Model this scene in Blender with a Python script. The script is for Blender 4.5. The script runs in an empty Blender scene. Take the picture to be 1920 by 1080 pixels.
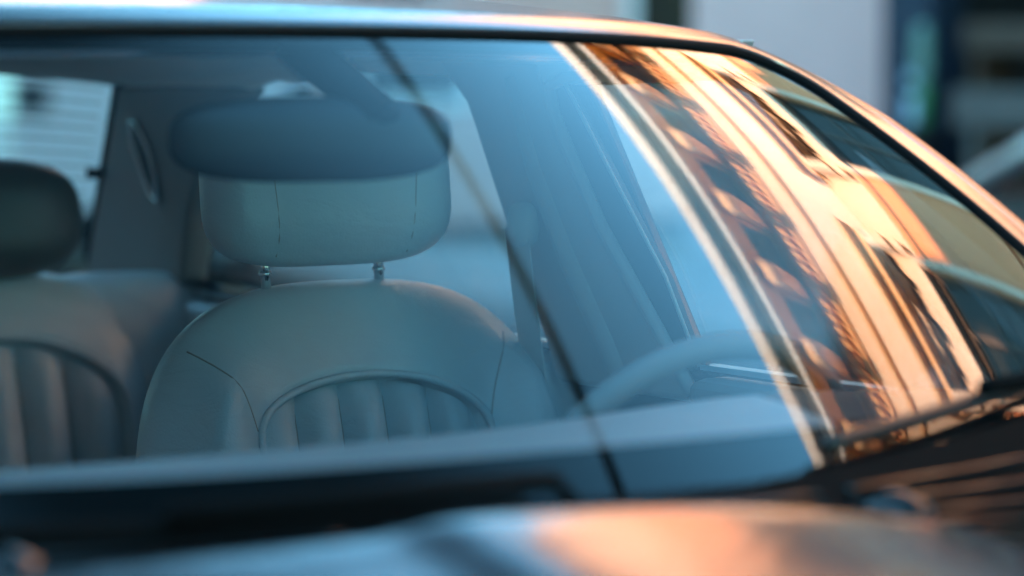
import bpy, bmesh, math, random
from mathutils import Vector, Matrix
random.seed(7)
scene = bpy.context.scene
COL = scene.collection
rad = math.radians

# ------------------------------------------------------------------ camera
cam_d = bpy.data.cameras.new('camera')
cam = bpy.data.objects.new('camera', cam_d)
COL.objects.link(cam)
cam.location = (-1.1722, -2.6962, 1.3036)
cam.rotation_euler = (rad(90) - 0.0739, 0, -0.5787)
cam_d.lens = 102.66
cam_d.sensor_width = 36
cam_d.clip_start = 0.05
cam_d.clip_end = 3000
cam_d.dof.use_dof = True
cam_d.dof.focus_distance = 3.06
cam_d.dof.aperture_fstop = 2.4
cam_d.dof.aperture_blades = 0
scene.camera = cam

# ------------------------------------------------------------------ light
SUN_EL, SUN_AZ = rad(20), rad(2)          # azimuth measured from -X towards -Y
sdir = Vector((-math.cos(SUN_EL) * math.cos(SUN_AZ), -math.cos(SUN_EL) * math.sin(SUN_AZ), math.sin(SUN_EL)))
world = bpy.data.worlds.new('World')
scene.world = world
world.use_nodes = True
nt = world.node_tree
nt.nodes.clear()
wo = nt.nodes.new('ShaderNodeOutputWorld')
bg = nt.nodes.new('ShaderNodeBackground')
sky = nt.nodes.new('ShaderNodeTexSky')
sky.sky_type = 'NISHITA'
sky.sun_disc = False
sky.sun_elevation = SUN_EL
sky.sun_rotation = math.atan2(sdir.x, sdir.y)
sky.air_density = 1.0
sky.dust_density = 0.3
sky.ozone_density = 1.5
tint = nt.nodes.new('ShaderNodeMixRGB')
tint.blend_type = 'MULTIPLY'
tint.inputs[0].default_value = 1.0
tint.inputs[2].default_value = (0.58, 1.03, 0.96, 1)
nt.links.new(sky.outputs[0], tint.inputs[1])
# added dark band square to the sun, after the Rayleigh polarisation band, to grade reflections
tcw = nt.nodes.new('ShaderNodeTexCoord')
dt = nt.nodes.new('ShaderNodeVectorMath'); dt.operation = 'DOT_PRODUCT'
dt.inputs[1].default_value = tuple(sdir)
nt.links.new(tcw.outputs['Generated'], dt.inputs[0])
ab = nt.nodes.new('ShaderNodeMath'); ab.operation = 'ABSOLUTE'
nt.links.new(dt.outputs['Value'], ab.inputs[0])
mr_ = nt.nodes.new('ShaderNodeMapRange')
mr_.interpolation_type = 'SMOOTHSTEP'
mr_.inputs['From Min'].default_value = 0.10
mr_.inputs['From Max'].default_value = 0.42
mr_.inputs['To Min'].default_value = 0.05
mr_.inputs['To Max'].default_value = 1.0
nt.links.new(ab.outputs[0], mr_.inputs['Value'])
dk = nt.nodes.new('ShaderNodeVectorMath'); dk.operation = 'SCALE'
nt.links.new(tint.outputs[0], dk.inputs[0]); nt.links.new(mr_.outputs[0], dk.inputs['Scale'])
nt.links.new(dk.outputs[0], bg.inputs[0])
bg.inputs[1].default_value = 0.15
nt.links.new(bg.outputs[0], wo.inputs[0])
sun_d = bpy.data.lights.new('sun', 'SUN')
sun_d.energy = 2.3
sun_d.angle = rad(0.53)
sun_d.color = (1.0, 0.51, 0.28)
sun = bpy.data.objects.new('sun', sun_d)
COL.objects.link(sun)
sun.rotation_euler = sdir.to_track_quat('Z', 'Y').to_euler()
sun.location = sdir * 60

vs = scene.view_settings
vs.view_transform = 'Standard'
vs.look = 'None'
vs.exposure = 3.25
vs.gamma = 1.0
vs.use_curve_mapping = False
cy = scene.cycles
cy.max_bounces = 12
cy.transparent_max_bounces = 24
cy.glossy_bounces = 6
cy.diffuse_bounces = 5
cy.caustics_reflective = True
cy.blur_glossy = 1.0
cy.caustics_refractive = False
cy.sample_clamp_indirect = 6.0
cy.use_denoising = True

# ------------------------------------------------------------------ materials
def newmat(name):
    m = bpy.data.materials.new(name)
    m.use_nodes = True
    n = m.node_tree
    n.nodes.clear()
    out = n.nodes.new('ShaderNodeOutputMaterial')
    return m, n, out

def pbr(name, col, rough=0.5, metal=0.0, coat=0.0, var=0.0, vscale=6.0, bump=0.0, bscale=80.0, spec=0.5,
        col2=None, detail=6.0):
    m, n, out = newmat(name)
    p = n.nodes.new('ShaderNodeBsdfPrincipled')
    p.inputs['Base Color'].default_value = (*col, 1)
    p.inputs['Roughness'].default_value = rough
    p.inputs['Metallic'].default_value = metal
    p.inputs['Coat Weight'].default_value = coat
    p.inputs['Coat Roughness'].default_value = 0.03
    p.inputs['Specular IOR Level'].default_value = spec
    tc = n.nodes.new('ShaderNodeTexCoord')
    if var > 0 or col2:
        nz = n.nodes.new('ShaderNodeTexNoise')
        nz.inputs['Scale'].default_value = vscale
        nz.inputs['Detail'].default_value = detail
        n.links.new(tc.outputs['Object'], nz.inputs['Vector'])
        cr = n.nodes.new('ShaderNodeValToRGB')
        a = col2 if col2 else tuple(c * (1 - var) for c in col)
        b = col if col2 else tuple(min(1, c * (1 + var)) for c in col)
        cr.color_ramp.elements[0].position = 0.3
        cr.color_ramp.elements[1].position = 0.7
        cr.color_ramp.elements[0].color = (*a, 1)
        cr.color_ramp.elements[1].color = (*b, 1)
        n.links.new(nz.outputs['Fac'], cr.inputs['Fac'])
        n.links.new(cr.outputs['Color'], p.inputs['Base Color'])
    if bump > 0:
        nb = n.nodes.new('ShaderNodeTexNoise')
        nb.inputs['Scale'].default_value = bscale
        nb.inputs['Detail'].default_value = 4
        n.links.new(tc.outputs['Object'], nb.inputs['Vector'])
        bp = n.nodes.new('ShaderNodeBump')
        bp.inputs['Strength'].default_value = bump
        bp.inputs['Distance'].default_value = 0.01
        n.links.new(nb.outputs['Fac'], bp.inputs['Height'])
        n.links.new(bp.outputs['Normal'], p.inputs['Normal'])
    n.links.new(p.outputs[0], out.inputs[0])
    return m

def glassmat(name, tintc, ior=1.52, polar=1.7, refl=(0.88, 0.97, 1.0), gain=3.7):
    m, n, out = newmat(name)
    geo = n.nodes.new('ShaderNodeNewGeometry')
    # a pane reflects from both faces and has no inside: same reflectance seen from either side
    mx = n.nodes.new('ShaderNodeMix')
    mx.data_type = 'FLOAT'
    mx.inputs[2].default_value = ior
    mx.inputs[3].default_value = 1.0 / ior
    n.links.new(geo.outputs['Backfacing'], mx.inputs[0])
    fr = n.nodes.new('ShaderNodeFresnel')
    n.links.new(mx.outputs[0], fr.inputs['IOR'])
    # coated pane, partly polarised skylight: a steeper angular reflectance than bare glass
    pw = n.nodes.new('ShaderNodeMath'); pw.operation = 'POWER'; pw.inputs[1].default_value = polar
    n.links.new(fr.outputs[0], pw.inputs[0])
    gn = n.nodes.new('ShaderNodeMath'); gn.operation = 'MULTIPLY'; gn.inputs[1].default_value = gain; gn.use_clamp = True
    n.links.new(pw.outputs[0], gn.inputs[0]); pw = gn
    a = n.nodes.new('ShaderNodeMath'); a.operation = 'MULTIPLY'; a.inputs[1].default_value = 2.0
    b = n.nodes.new('ShaderNodeMath'); b.operation = 'ADD'; b.inputs[1].default_value = 1.0
    c = n.nodes.new('ShaderNodeMath'); c.operation = 'DIVIDE'
    n.links.new(pw.outputs[0], a.inputs[0]); n.links.new(pw.outputs[0], b.inputs[0])
    n.links.new(a.outputs[0], c.inputs[0]); n.links.new(b.outputs[0], c.inputs[1])
    tr = n.nodes.new('ShaderNodeBsdfTransparent')
    tr.inputs[0].default_value = (*tintc, 1)
    gl = n.nodes.new('ShaderNodeBsdfGlossy')
    gl.inputs['Color'].default_value = (*refl, 1)
    gl.inputs['Roughness'].default_value = 0.0
    ms = n.nodes.new('ShaderNodeMixShader')
    n.links.new(c.outputs[0], ms.inputs[0])
    n.links.new(tr.outputs[0], ms.inputs[1]); n.links.new(gl.outputs[0], ms.inputs[2])
    n.links.new(ms.outputs[0], out.inputs[0])
    return m

M = {}
M['paint'] = pbr('blue_grey_metallic_paint', (0.10, 0.10, 0.115), 0.17, 0.7, 0.12, var=0.04, vscale=300)
def rippled(m):                                     # faint orange peel and panel waviness
    n = m.node_tree
    p = [x for x in n.nodes if x.type == 'BSDF_PRINCIPLED'][0]
    tc = [x for x in n.nodes if x.type == 'TEX_COORD'][0]
    nz = n.nodes.new('ShaderNodeTexNoise'); nz.inputs['Scale'].default_value = 9; nz.inputs['Detail'].default_value = 5
    b2 = n.nodes.new('ShaderNodeBump'); b2.inputs['Strength'].default_value = 0.15; b2.inputs['Distance'].default_value = 0.02
    n.links.new(tc.outputs['Object'], nz.inputs['Vector'])
    n.links.new(nz.outputs['Fac'], b2.inputs['Height'])
    n.links.new(b2.outputs[0], p.inputs['Normal']); n.links.new(b2.outputs[0], p.inputs['Coat Normal'])
rippled(M['paint'])
M['seal'] = pbr('black_rubber', (0.008, 0.008, 0.008), 0.8, spec=0.15)
M['frit'] = pbr('black_enamel', (0.006, 0.006, 0.006), 0.9, spec=0.0)
M['plastic'] = pbr('black_plastic', (0.006, 0.006, 0.006), 0.8, bump=0.1, bscale=600, spec=0.1)
M['gloss_black'] = pbr('gloss_black', (0.01, 0.01, 0.01), 0.08)
M['bright_trim'] = pbr('brushed_bright_trim', (0.52, 0.52, 0.54), 0.22, 1.0)
M['chrome'] = pbr('chrome', (0.8, 0.8, 0.8), 0.12, 1.0)
M['screen_glass'] = glassmat('windscreen_glass', (0.74, 0.87, 0.90))
M['side_glass'] = glassmat('side_window_glass', (0.88, 0.96, 0.97), polar=1.0, refl=(1, 1, 1), gain=1.0)
M['leather'] = pbr('grey_leather', (0.56, 0.605, 0.64), 0.33, var=0.05, vscale=9, bump=0.12, bscale=420)
M['orange'] = pbr('orange_stucco', (0.78, 0.46, 0.22), 0.85, var=0.12, vscale=1.5)
M['trim_light'] = pbr('light_trim', (0.46, 0.43, 0.41), 0.6, bump=0.08, bscale=500)
M['cable'] = pbr('cable_black', (0.005, 0.005, 0.005), 0.9, spec=0.0)
M['seam'] = pbr('leather_seam', (0.40, 0.34, 0.31), 0.6)
def creased(m):
    n = m.node_tree
    bp0 = [x for x in n.nodes if x.type == 'BUMP'][0]
    tc = [x for x in n.nodes if x.type == 'TEX_COORD'][0]
    mp = n.nodes.new('ShaderNodeMapping'); mp.inputs['Scale'].default_value = (1, 1, 2.2)
    nz = n.nodes.new('ShaderNodeTexNoise'); nz.inputs['Scale'].default_value = 13; nz.inputs['Detail'].default_value = 3; nz.inputs['Distortion'].default_value = 1.4
    b2 = n.nodes.new('ShaderNodeBump'); b2.inputs['Strength'].default_value = 0.13; b2.inputs['Distance'].default_value = 0.02
    n.links.new(tc.outputs['Object'], mp.inputs[0]); n.links.new(mp.outputs[0], nz.inputs['Vector'])
    n.links.new(nz.outputs['Fac'], b2.inputs['Height']); n.links.new(b2.outputs[0], bp0.inputs['Normal'])
creased(M['leather'])
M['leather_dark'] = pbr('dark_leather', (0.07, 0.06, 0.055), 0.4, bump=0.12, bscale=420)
M['shade_ochre'] = pbr('shade_ochre_stucco', (0.74, 0.29, 0.13), 0.85, var=0.12, vscale=0.8, bump=0.25, bscale=40)  # brown of the shaded stucco put into the colour of lower wall and sills
M['trim'] = pbr('grey_trim', (0.22, 0.20, 0.19), 0.6, bump=0.08, bscale=500)
M['trim_dark'] = pbr('dark_trim', (0.05, 0.05, 0.05), 0.6)
M['headliner'] = pbr('headliner_cloth', (0.72, 0.68, 0.64), 0.95, bump=0.2, bscale=700)
M['dash'] = pbr('dashboard_vinyl', (0.36, 0.355, 0.355), 0.5, bump=0.15, bscale=400)
M['belt'] = pbr('belt_webbing', (0.60, 0.57, 0.54), 0.7, bump=0.3, bscale=900)
M['carpet'] = pbr('carpet', (0.06, 0.06, 0.06), 0.95)
M['dark'] = pbr('dark_moulding', (0.008, 0.008, 0.009), 0.7, spec=0.2)
M['mirror_grey'] = pbr('mirror_housing', (0.02, 0.021, 0.023), 0.45)
M['wire'] = pbr('heater_wire', (0.05, 0.03, 0.02), 0.6)
M['tyre'] = pbr('tyre_rubber', (0.02, 0.02, 0.02), 0.8)
M['alloy'] = pbr('alloy', (0.5, 0.5, 0.52), 0.3, 1.0)
M['lamp'] = pbr('lamp_lens', (0.7, 0.7, 0.7), 0.08, 0.3)
M['red_lens'] = pbr('red_lens', (0.4, 0.01, 0.01), 0.1)
M['cream'] = pbr('cream_stucco', (0.78, 0.58, 0.42), 0.85, var=0.10, vscale=0.8, bump=0.25, bscale=40)
M['pale_stone'] = pbr('pale_stone', (0.66, 0.62, 0.56), 0.85, var=0.10, vscale=1.3, bump=0.2, bscale=30)
M['soffit'] = pbr('ochre_soffit', (0.80, 0.40, 0.08), 0.85, var=0.12, vscale=2.0)
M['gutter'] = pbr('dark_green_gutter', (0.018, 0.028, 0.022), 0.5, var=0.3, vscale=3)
M['dark_brown'] = pbr('dark_ornament', (0.06, 0.03, 0.012), 0.9, var=0.3, vscale=20, spec=0.1)
M['wiper_rubber'] = pbr('wiper_rubber', (0.03, 0.026, 0.024), 0.35)
M['win_glass'] = pbr('window_glass', (0.02, 0.022, 0.018), 0.08, spec=0.22)
M['win_frame'] = pbr('window_frame_brown', (0.06, 0.035, 0.02), 0.5)
M['grey_render'] = pbr('grey_render', (0.68, 0.40, 0.36), 0.9, var=0.06, vscale=1.1, bump=0.3, bscale=30)
M['plinth'] = pbr('plinth_stone', (0.26, 0.25, 0.25), 0.9, var=0.15, vscale=4, bump=0.3, bscale=25)
M['shop_blue'] = pbr('shop_blue_paint', (0.012, 0.022, 0.04), 0.5, var=0.2, vscale=5)
M['navy'] = pbr('navy_cloth', (0.012, 0.022, 0.04), 0.8, var=0.2, vscale=5)
M['shop_dark'] = pbr('shop_interior', (0.010, 0.009, 0.008), 0.8, var=0.3, vscale=3)
M['wood'] = pbr('shop_wood', (0.06, 0.03, 0.015), 0.6, var=0.25, vscale=6)
M['board'] = pbr('grey_board', (0.10, 0.09, 0.08), 0.8, var=0.1, vscale=4)
M['green'] = pbr('green_bottle', (0.04, 0.20, 0.07), 0.15, var=0.2, vscale=8)
M['palegreen'] = pbr('pale_green_glass', (0.14, 0.27, 0.22), 0.3)
M['paleblue'] = pbr('pale_blue_card', (0.48, 0.62, 0.75), 0.6)
M['asphalt'] = pbr('asphalt', (0.055, 0.055, 0.058), 0.85, var=0.25, vscale=2.0, bump=0.5, bscale=150)
M['paving'] = pbr('paving', (0.28, 0.27, 0.26), 0.85, var=0.18, vscale=1.5, bump=0.3, bscale=60)
M['kerb'] = pbr('kerb_stone', (0.32, 0.31, 0.30), 0.85, var=0.15, vscale=4)
M['line'] = pbr('road_line', (0.75, 0.75, 0.72), 0.7, var=0.1, vscale=12)
M['ground'] = pbr('ground', (0.12, 0.12, 0.10), 0.95, var=0.2, vscale=0.1)
M['white_paint'] = pbr('white_van_paint', (0.80, 0.81, 0.82), 0.35, coat=0.6)
M['black_paint'] = pbr('black_car_paint', (0.006, 0.007, 0.009), 0.4, coat=0.2)
M['skylit_pillar'] = pbr('skylit_black_pillar', (0.45, 0.5, 0.55), 0.3, 0.5, coat=1.0)  # sky's light on the black saloon's pillar put into a pale colour
M['brick'] = pbr('brick_red', (0.30, 0.15, 0.10), 0.9, var=0.3, vscale=14)
M['slate'] = pbr('slate', (0.09, 0.09, 0.10), 0.7, var=0.2, vscale=8)
M['pole'] = pbr('pole_grey', (0.12, 0.13, 0.13), 0.5)
M['globe'] = pbr('opal_globe', (0.85, 0.86, 0.88), 0.25)
M['leaf'] = pbr('leaf_green', (0.06, 0.09, 0.03), 0.7, var=0.4, vscale=30)
M['bark'] = pbr('bark', (0.10, 0.07, 0.05), 0.9, var=0.3, vscale=20)

# ------------------------------------------------------------------ helpers
def mesh(name, V, Fc, mat, parent=None, smooth=True, loc=None):
    me = bpy.data.meshes.new(name)
    me.from_pydata([tuple(v) for v in V], [], Fc)
    me.materials.append(M[mat])
    if smooth:
        for p in me.polygons:
            p.use_smooth = True
    me.update()
    o = bpy.data.objects.new(name, me)
    COL.objects.link(o)
    if parent:
        o.parent = parent
    if loc:
        o.location = loc
    return o

def fixn(o):
    bm = bmesh.new(); bm.from_mesh(o.data)
    bmesh.ops.recalc_face_normals(bm, faces=bm.faces)
    bm.to_mesh(o.data); bm.free()
    return o

def thing(name, label, cat, loc=(0, 0, 0), group=None):
    o = bpy.data.objects.new(name, None)
    COL.objects.link(o)
    o.location = loc
    o['label'] = label; o['category'] = cat
    if group: o['group'] = group
    return o

def tag(o, label, cat, group=None):
    o['label'] = label; o['category'] = cat
    if group: o['group'] = group
    return o

def bevel(o, w, seg=3):
    b = o.modifiers.new('bevel', 'BEVEL')
    b.width = w; b.segments = seg; b.limit_method = 'ANGLE'; b.angle_limit = rad(40)
    return o

def gridm(name, us, vs_, fn, mat, parent=None, closeu=False):
    V = [fn(u, v) for v in vs_ for u in us]
    nu, nv = len(us), len(vs_)
    Fc = []
    for j in range(nv - 1):
        for i in range(nu - (0 if closeu else 1)):
            k = (i + 1) % nu
            Fc.append((j * nu + i, j * nu + k, (j + 1) * nu + k, (j + 1) * nu + i))
    return mesh(name, V, Fc, mat, parent)

def lin(a, b, n):
    return [a + (b - a) * i / (n - 1) for i in range(n)]

def boxes(name, bl, mat, parent=None, bev=0.0, loc=None):
    V = []; Fc = []
    for (x0, x1, y0, y1, z0, z1) in bl:
        k = len(V)
        V += [(x, y, z) for z in (z0, z1) for y in (y0, y1) for x in (x0, x1)]
        Fc += [tuple(k + i for i in f) for f in ((0, 2, 3, 1), (4, 5, 7, 6), (0, 1, 5, 4), (2, 6, 7, 3), (0, 4, 6, 2), (1, 3, 7, 5))]
    o = mesh(name, V, Fc, mat, parent, smooth=False, loc=loc)
    if bev > 0: bevel(o, bev, 2)
    return o

def tube(name, pts, r, mat, parent=None, n=10, closed=False, rx=None):
    """round (or elliptical) bar along a polyline"""
    P = [Vector(p) for p in pts]
    N = len(P)
    V = []; Fc = []
    up = None
    for i, p in enumerate(P):
        a = P[(i - 1) % N] if (closed or i > 0) else p
        b = P[(i + 1) % N] if (closed or i < N - 1) else p
        t = (b - a).normalized()
        if up is None:
            up = Vector((0, 0, 1)) if abs(t.z) < 0.9 else Vector((0, 1, 0))
        s = t.cross(up).normalized()
        up = s.cross(t).normalized()
        rr = r[i] if isinstance(r, (list, tuple)) else r
        for k in range(n):
            an = 2 * math.pi * k / n
            V.append(p + s * (rr * (rx or 1) * math.cos(an)) + up * (rr * math.sin(an)))
    m = N if closed else N - 1
    for i in range(m):
        for k in range(n):
            a = i * n + k; b = i * n + (k + 1) % n
            c = ((i + 1) % N) * n + (k + 1) % n; d = ((i + 1) % N) * n + k
            Fc.append((a, d, c, b))
    if not closed:
        Fc.append(tuple(range(n)))
        Fc.append(tuple(reversed(range((N - 1) * n, N * n))))
    return mesh(name, V, Fc, mat, parent)

def prism(name, poly, axis, a0, a1, mat, parent=None, bev=0.0, smooth=False):
    """polygon in the two other axes, extruded along axis (0=x,1=y,2=z)"""
    V = []
    for a in (a0, a1):
        for p, q in poly:
            v = [0, 0, 0]
            v[axis] = a
            o2 = [i for i in range(3) if i != axis]
            v[o2[0]] = p; v[o2[1]] = q
            V.append(v)
    n = len(poly)
    Fc = [tuple(range(n)), tuple(reversed(range(n, 2 * n)))]
    for i in range(n):
        Fc.append((i, i + n, (i + 1) % n + n, (i + 1) % n))
    o = fixn(mesh(name, V, Fc, mat, parent, smooth=smooth))
    if bev: bevel(o, bev, 3)
    return o

def spow(x, e):
    return math.copysign(abs(x) ** e, x)

class Pillow:
    """cushion-like solid: a superellipse outline with a domed front and back"""
    def __init__(s, c, W, H, D, E=3.0, B=None, lean=0.0, face=-1.0, n=3.2, m=2.2, extra=None, yaw=0.0, Hb=None):
        s.c = Vector(c); s.W = W; s.H = H; s.D = D; s.E = E; s.B = B if B is not None else D
        s.Hb = Hb if Hb else H
        s.n = n; s.m = m; s.extra = extra
        s.ax = Vector((1, 0, 0)); s.az = Vector((0, math.sin(lean), math.cos(lean)))
        s.ay = Vector((0, face * math.cos(lean), -face * math.sin(lean)))
        if yaw:
            Rm = Matrix.Rotation(yaw, 3, 'Z')
            s.ax = Rm @ s.ax; s.az = Rm @ s.az; s.ay = Rm @ s.ay
    def r(s, a, b):
        H = s.H if b >= 0 else s.Hb
        return (abs(a / s.W) ** s.E + abs(b / H) ** s.E) ** (1 / s.E)
    def depth(s, a, b, side=1):
        r = min(1.0, s.r(a, b))
        D = s.D if side > 0 else s.B
        d = D * (1 - r ** s.n) ** (1 / s.m)
        if s.extra and side > 0:
            d += s.extra(a, b) * min(1.0, (1 - r) * 6)
        return d
    def P(s, a, b, off=0.0, side=1):
        return s.c + s.ax * a + s.az * b + s.ay * (side * (s.depth(a, b, side) + off))
    def build(s, name, mat, parent, nt=112, nr=26):
        V = []; Fc = []
        rs = [1 - (1 - i / nr) ** 1.7 for i in range(1, nr + 1)]
        for side in (1, -1):
            base = len(V)
            V.append(s.P(0, 0, 0, side))
            for rr in rs:
                for k in range(nt):
                    t = 2 * math.pi * k / nt
                    a = s.W * spow(math.cos(t), 2 / s.E) * rr
                    sb = spow(math.sin(t), 2 / s.E)
                    b = (s.H if sb >= 0 else s.Hb) * sb * rr
                    V.append(s.P(a, b, 0, side))
            for k in range(nt):
                Fc.append((base, base + 1 + k, base + 1 + (k + 1) % nt))
            for j in range(nr - 1):
                for k in range(nt):
                    p = base + 1 + j * nt + k; q = base + 1 + j * nt + (k + 1) % nt
                    Fc.append((p, p + nt, q + nt, q))
        o = mesh(name, V, Fc, mat, parent)
        bm = bmesh.new(); bm.from_mesh(o.data)
        bmesh.ops.remove_doubles(bm, verts=bm.verts, dist=1e-5)
        bmesh.ops.recalc_face_normals(bm, faces=bm.faces)
        bm.to_mesh(o.data); bm.free()
        return o

# windscreen surface -----------------------------------------------------------
Q = dict(w0=.74915, w1=.61039, kw=.02544, y0=-1.03591, y1=-.50287, ky=-.02311, b0=.13661, b1=.06269, b2=-.04277,
         p=2.98476, c0=.07204, c1=.01155, z0=1.00479, z1=1.33652, kz=.0285, e0=.0024, e1=-.00588, g0=.0118, g1=-.01382)
def SC(u, v):
    g = Q; vv = v * (1 - v)
    x = (g['w0'] + (g['w1'] - g['w0']) * v + g['kw'] * vv) * u
    au = math.sqrt(u * u + 1e-8)
    y = g['y0'] + (g['y1'] - g['y0']) * v + g['ky'] * vv + (g['b0'] + (g['b1'] - g['b0']) * v + g['b2'] * vv) * au ** g['p'] \
        + (g['c0'] + (g['c1'] - g['c0']) * v) * u * u
    z = g['z0'] + (g['z1'] - g['z0']) * v + g['kz'] * vv + (g['e0'] + (g['e1'] - g['e0']) * v) * u * u + (g['g0'] + (g['g1'] - g['g0']) * v) * u ** 4
    return Vector((x, y, z))
def SN(u, v):
    h = 1e-4
    n = (SC(u + h, v) - SC(u - h, v)).cross(SC(u, v + h) - SC(u, v - h)).normalized()
    return n if n.z > 0 else -n
def SCo(u, v, off):
    return SC(u, v) + SN(u, v) * off

# ================================================================== SETTING
def structure(o):
    o['kind'] = 'structure'; return o
structure(boxes('ground', [(-400, 400, -400, 400, -0.4, -0.02)], 'ground'))
structure(boxes('road', [(-1.15, 7.1, -60, 120, -0.3, 0.0)], 'asphalt'))
structure(boxes('pavement_near', [(-8.0, -1.33, -60, 120, -0.3, 0.12)], 'paving'))
structure(boxes('pavement_far', [(7.28, 9.4, -60, 120, -0.3, 0.12)], 'paving'))
kb = []
for y in range(-30, 60):
    kb.append((-1.33, -1.15, y + 0.004, y + 0.996, -0.3, 0.125))
    kb.append((7.1, 7.28, y + 0.004, y + 0.996, -0.3, 0.125))
structure(boxes('kerb', kb, 'kerb', bev=0.012))
structure(boxes('road_marking', [(3.1, 3.22, y, y + 2.0, 0.002, 0.004) for y in range(-30, 60, 5)], 'line'))

# ------------------------------------------------------------------ facade across the street
FX = 9.0
WC = [2.6 + 2.55 * k for k in range(-5, 5)]      # window axes along the street
Y0, Y1 = -12.0, 11.0
def wall_rects(y0, y1, z0, z1, ops):
    ys = sorted({y0, y1, *[o[0] for o in ops], *[o[1] for o in ops]})
    zs = sorted({z0, z1, *[o[2] for o in ops], *[o[3] for o in ops]})
    out = []
    for i in range(len(ys) - 1):
        run = None
        for j in range(len(zs) - 1):
            cy_, cz_ = (ys[i] + ys[i + 1]) / 2, (zs[j] + zs[j + 1]) / 2
            hole = any(o[0] < cy_ < o[1] and o[2] < cz_ < o[3] for o in ops)
            if not hole:
                if run and abs(run[3] - zs[j]) < 1e-6: run[3] = zs[j + 1]
                else:
                    if run: out.append(tuple(run))
                    run = [ys[i], ys[i + 1], zs[j], zs[j + 1]]
        if run: out.append(tuple(run))
    return out

house = thing('corner_house', 'sunlit cream stucco house with bracketed cornice and grey ground floor across the street', 'house', (FX, 1.7, 0))
def hp(o):                                           # keep world position when parenting to the house
    o.parent = house
    o.matrix_parent_inverse = Matrix.Translation((-FX, -1.7, 0))
    return o
WIN = [(c - 0.62, c + 0.62, 4.75, 6.72) for c in WC if c < Y1 - 0.9]
up = wall_rects(Y0, Y1, 4.2, 8.61, WIN)
hp(boxes('wall', [(FX, FX + 0.4, a, b, max(c, 6.72), d) for a, b, c, d in up if d > 6.73], 'cream'))
hp(boxes('lower_wall', [(FX, FX + 0.4, a, b, c, min(d, 6.72)) for a, b, c, d in up if c < 6.71], 'shade_ochre'))
SHOP = (5.0, 9.15, 0.35, 3.3)
lo = wall_rects(Y0, Y1, 0.9, 4.2, [SHOP])
hp(boxes('ground_floor_wall', [(FX + 0.03, FX + 0.4, a, b, c, d) for a, b, c, d in lo], 'grey_render'))
hp(boxes('plinth', [(FX - 0.02, FX + 0.4, a, b, 0.1, 0.9) for a, b in ((Y0, 5.0), (9.15, Y1))], 'plinth', bev=0.02))
hp(boxes('side_wall', [(FX + 0.4, FX + 9, Y1 - 0.4, Y1, 0.1, 9.0)], 'grey_render'))
hp(boxes('side_wall', [(FX + 0.4, FX + 9, Y0, Y0 + 0.4, 0.1, 9.0)], 'grey_render'))
hp(boxes('band_course', [(FX - 0.10, FX + 0.02, Y0, Y1, 4.2, 4.42)], 'pale_stone', bev=0.03))
hp(boxes('sill_course', [(FX - 0.07, FX + 0.02, Y0, Y1, 5.52 - 0.9, 5.62 - 0.9)], 'shade_ochre', bev=0.02))
# windows
wf0 = None
for c in WC:
    if c > Y1 - 0.9: continue
    if wf0 is None:
        f = boxes('window', [(0.10, 0.20, -0.62, -0.54, 0, 1.97), (0.10, 0.20, 0.54, 0.62, 0, 1.97), (0.10, 0.20, -0.54, 0.54, 1.89, 1.97),
                             (0.10, 0.20, -0.54, 0.54, 0, 0.09), (0.11, 0.19, -0.035, 0.035, 0.09, 1.89), (0.12, 0.18, -0.54, -0.035, 1.28, 1.33), (0.12, 0.18, 0.035, 0.54, 1.28, 1.33)], 'win_frame')
        wf0 = f
        pn = boxes('pane', [(0.14, 0.155, -0.54, 0.54, 0.09, 1.89)], 'win_glass', f)
        wp0 = pn
        sl = boxes('sill', [(-0.12, 0.10, -0.72, 0.72, -0.08, -0.002)], 'shade_ochre', f, bev=0.015)
        ws0 = sl
        bh = boxes('back_panel', [(0.36, 0.39, -0.62, 0.62, 0, 1.97)], 'shop_dark', f)
        wb0 = bh
    else:
        f = wf0.copy(); COL.objects.link(f)
        for ch in (wp0, ws0, wb0):
            k = ch.copy(); COL.objects.link(k); k.parent = f
    f.parent = house
    f.location = (0, c - 1.7, 4.75)
    # hood mould with consoles and a garland whose dark colour paints the shade under it
    if c == WC[0]:
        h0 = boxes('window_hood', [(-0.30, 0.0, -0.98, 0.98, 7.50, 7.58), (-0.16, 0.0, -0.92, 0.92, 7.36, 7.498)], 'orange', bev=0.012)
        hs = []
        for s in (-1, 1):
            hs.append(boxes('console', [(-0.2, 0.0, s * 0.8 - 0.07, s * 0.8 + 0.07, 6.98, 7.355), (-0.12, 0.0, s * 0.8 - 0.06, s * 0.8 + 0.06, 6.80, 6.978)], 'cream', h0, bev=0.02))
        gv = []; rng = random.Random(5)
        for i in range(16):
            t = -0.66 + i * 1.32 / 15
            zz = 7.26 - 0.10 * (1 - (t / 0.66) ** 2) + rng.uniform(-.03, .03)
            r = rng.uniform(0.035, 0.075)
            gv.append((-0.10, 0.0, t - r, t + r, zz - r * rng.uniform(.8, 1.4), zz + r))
        hs.append(boxes('shade_garland', gv, 'dark_brown', h0, bev=0.02))
        hs.append(boxes('architrave', [(-0.06, 0.0, -0.74, -0.63, 4.75, 6.85), (-0.06, 0.0, 0.63, 0.74, 4.75, 6.85), (-0.06, 0.0, -0.63, 0.63, 6.73, 6.85)], 'cream', h0, bev=0.015))
        h = h0
    else:
        h = h0.copy(); COL.objects.link(h)
        for ch in hs:
            k = ch.copy(); COL.objects.link(k); k.parent = h
    h.parent = house
    h.location = (-0.002, c - 1.7, 0)
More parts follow.
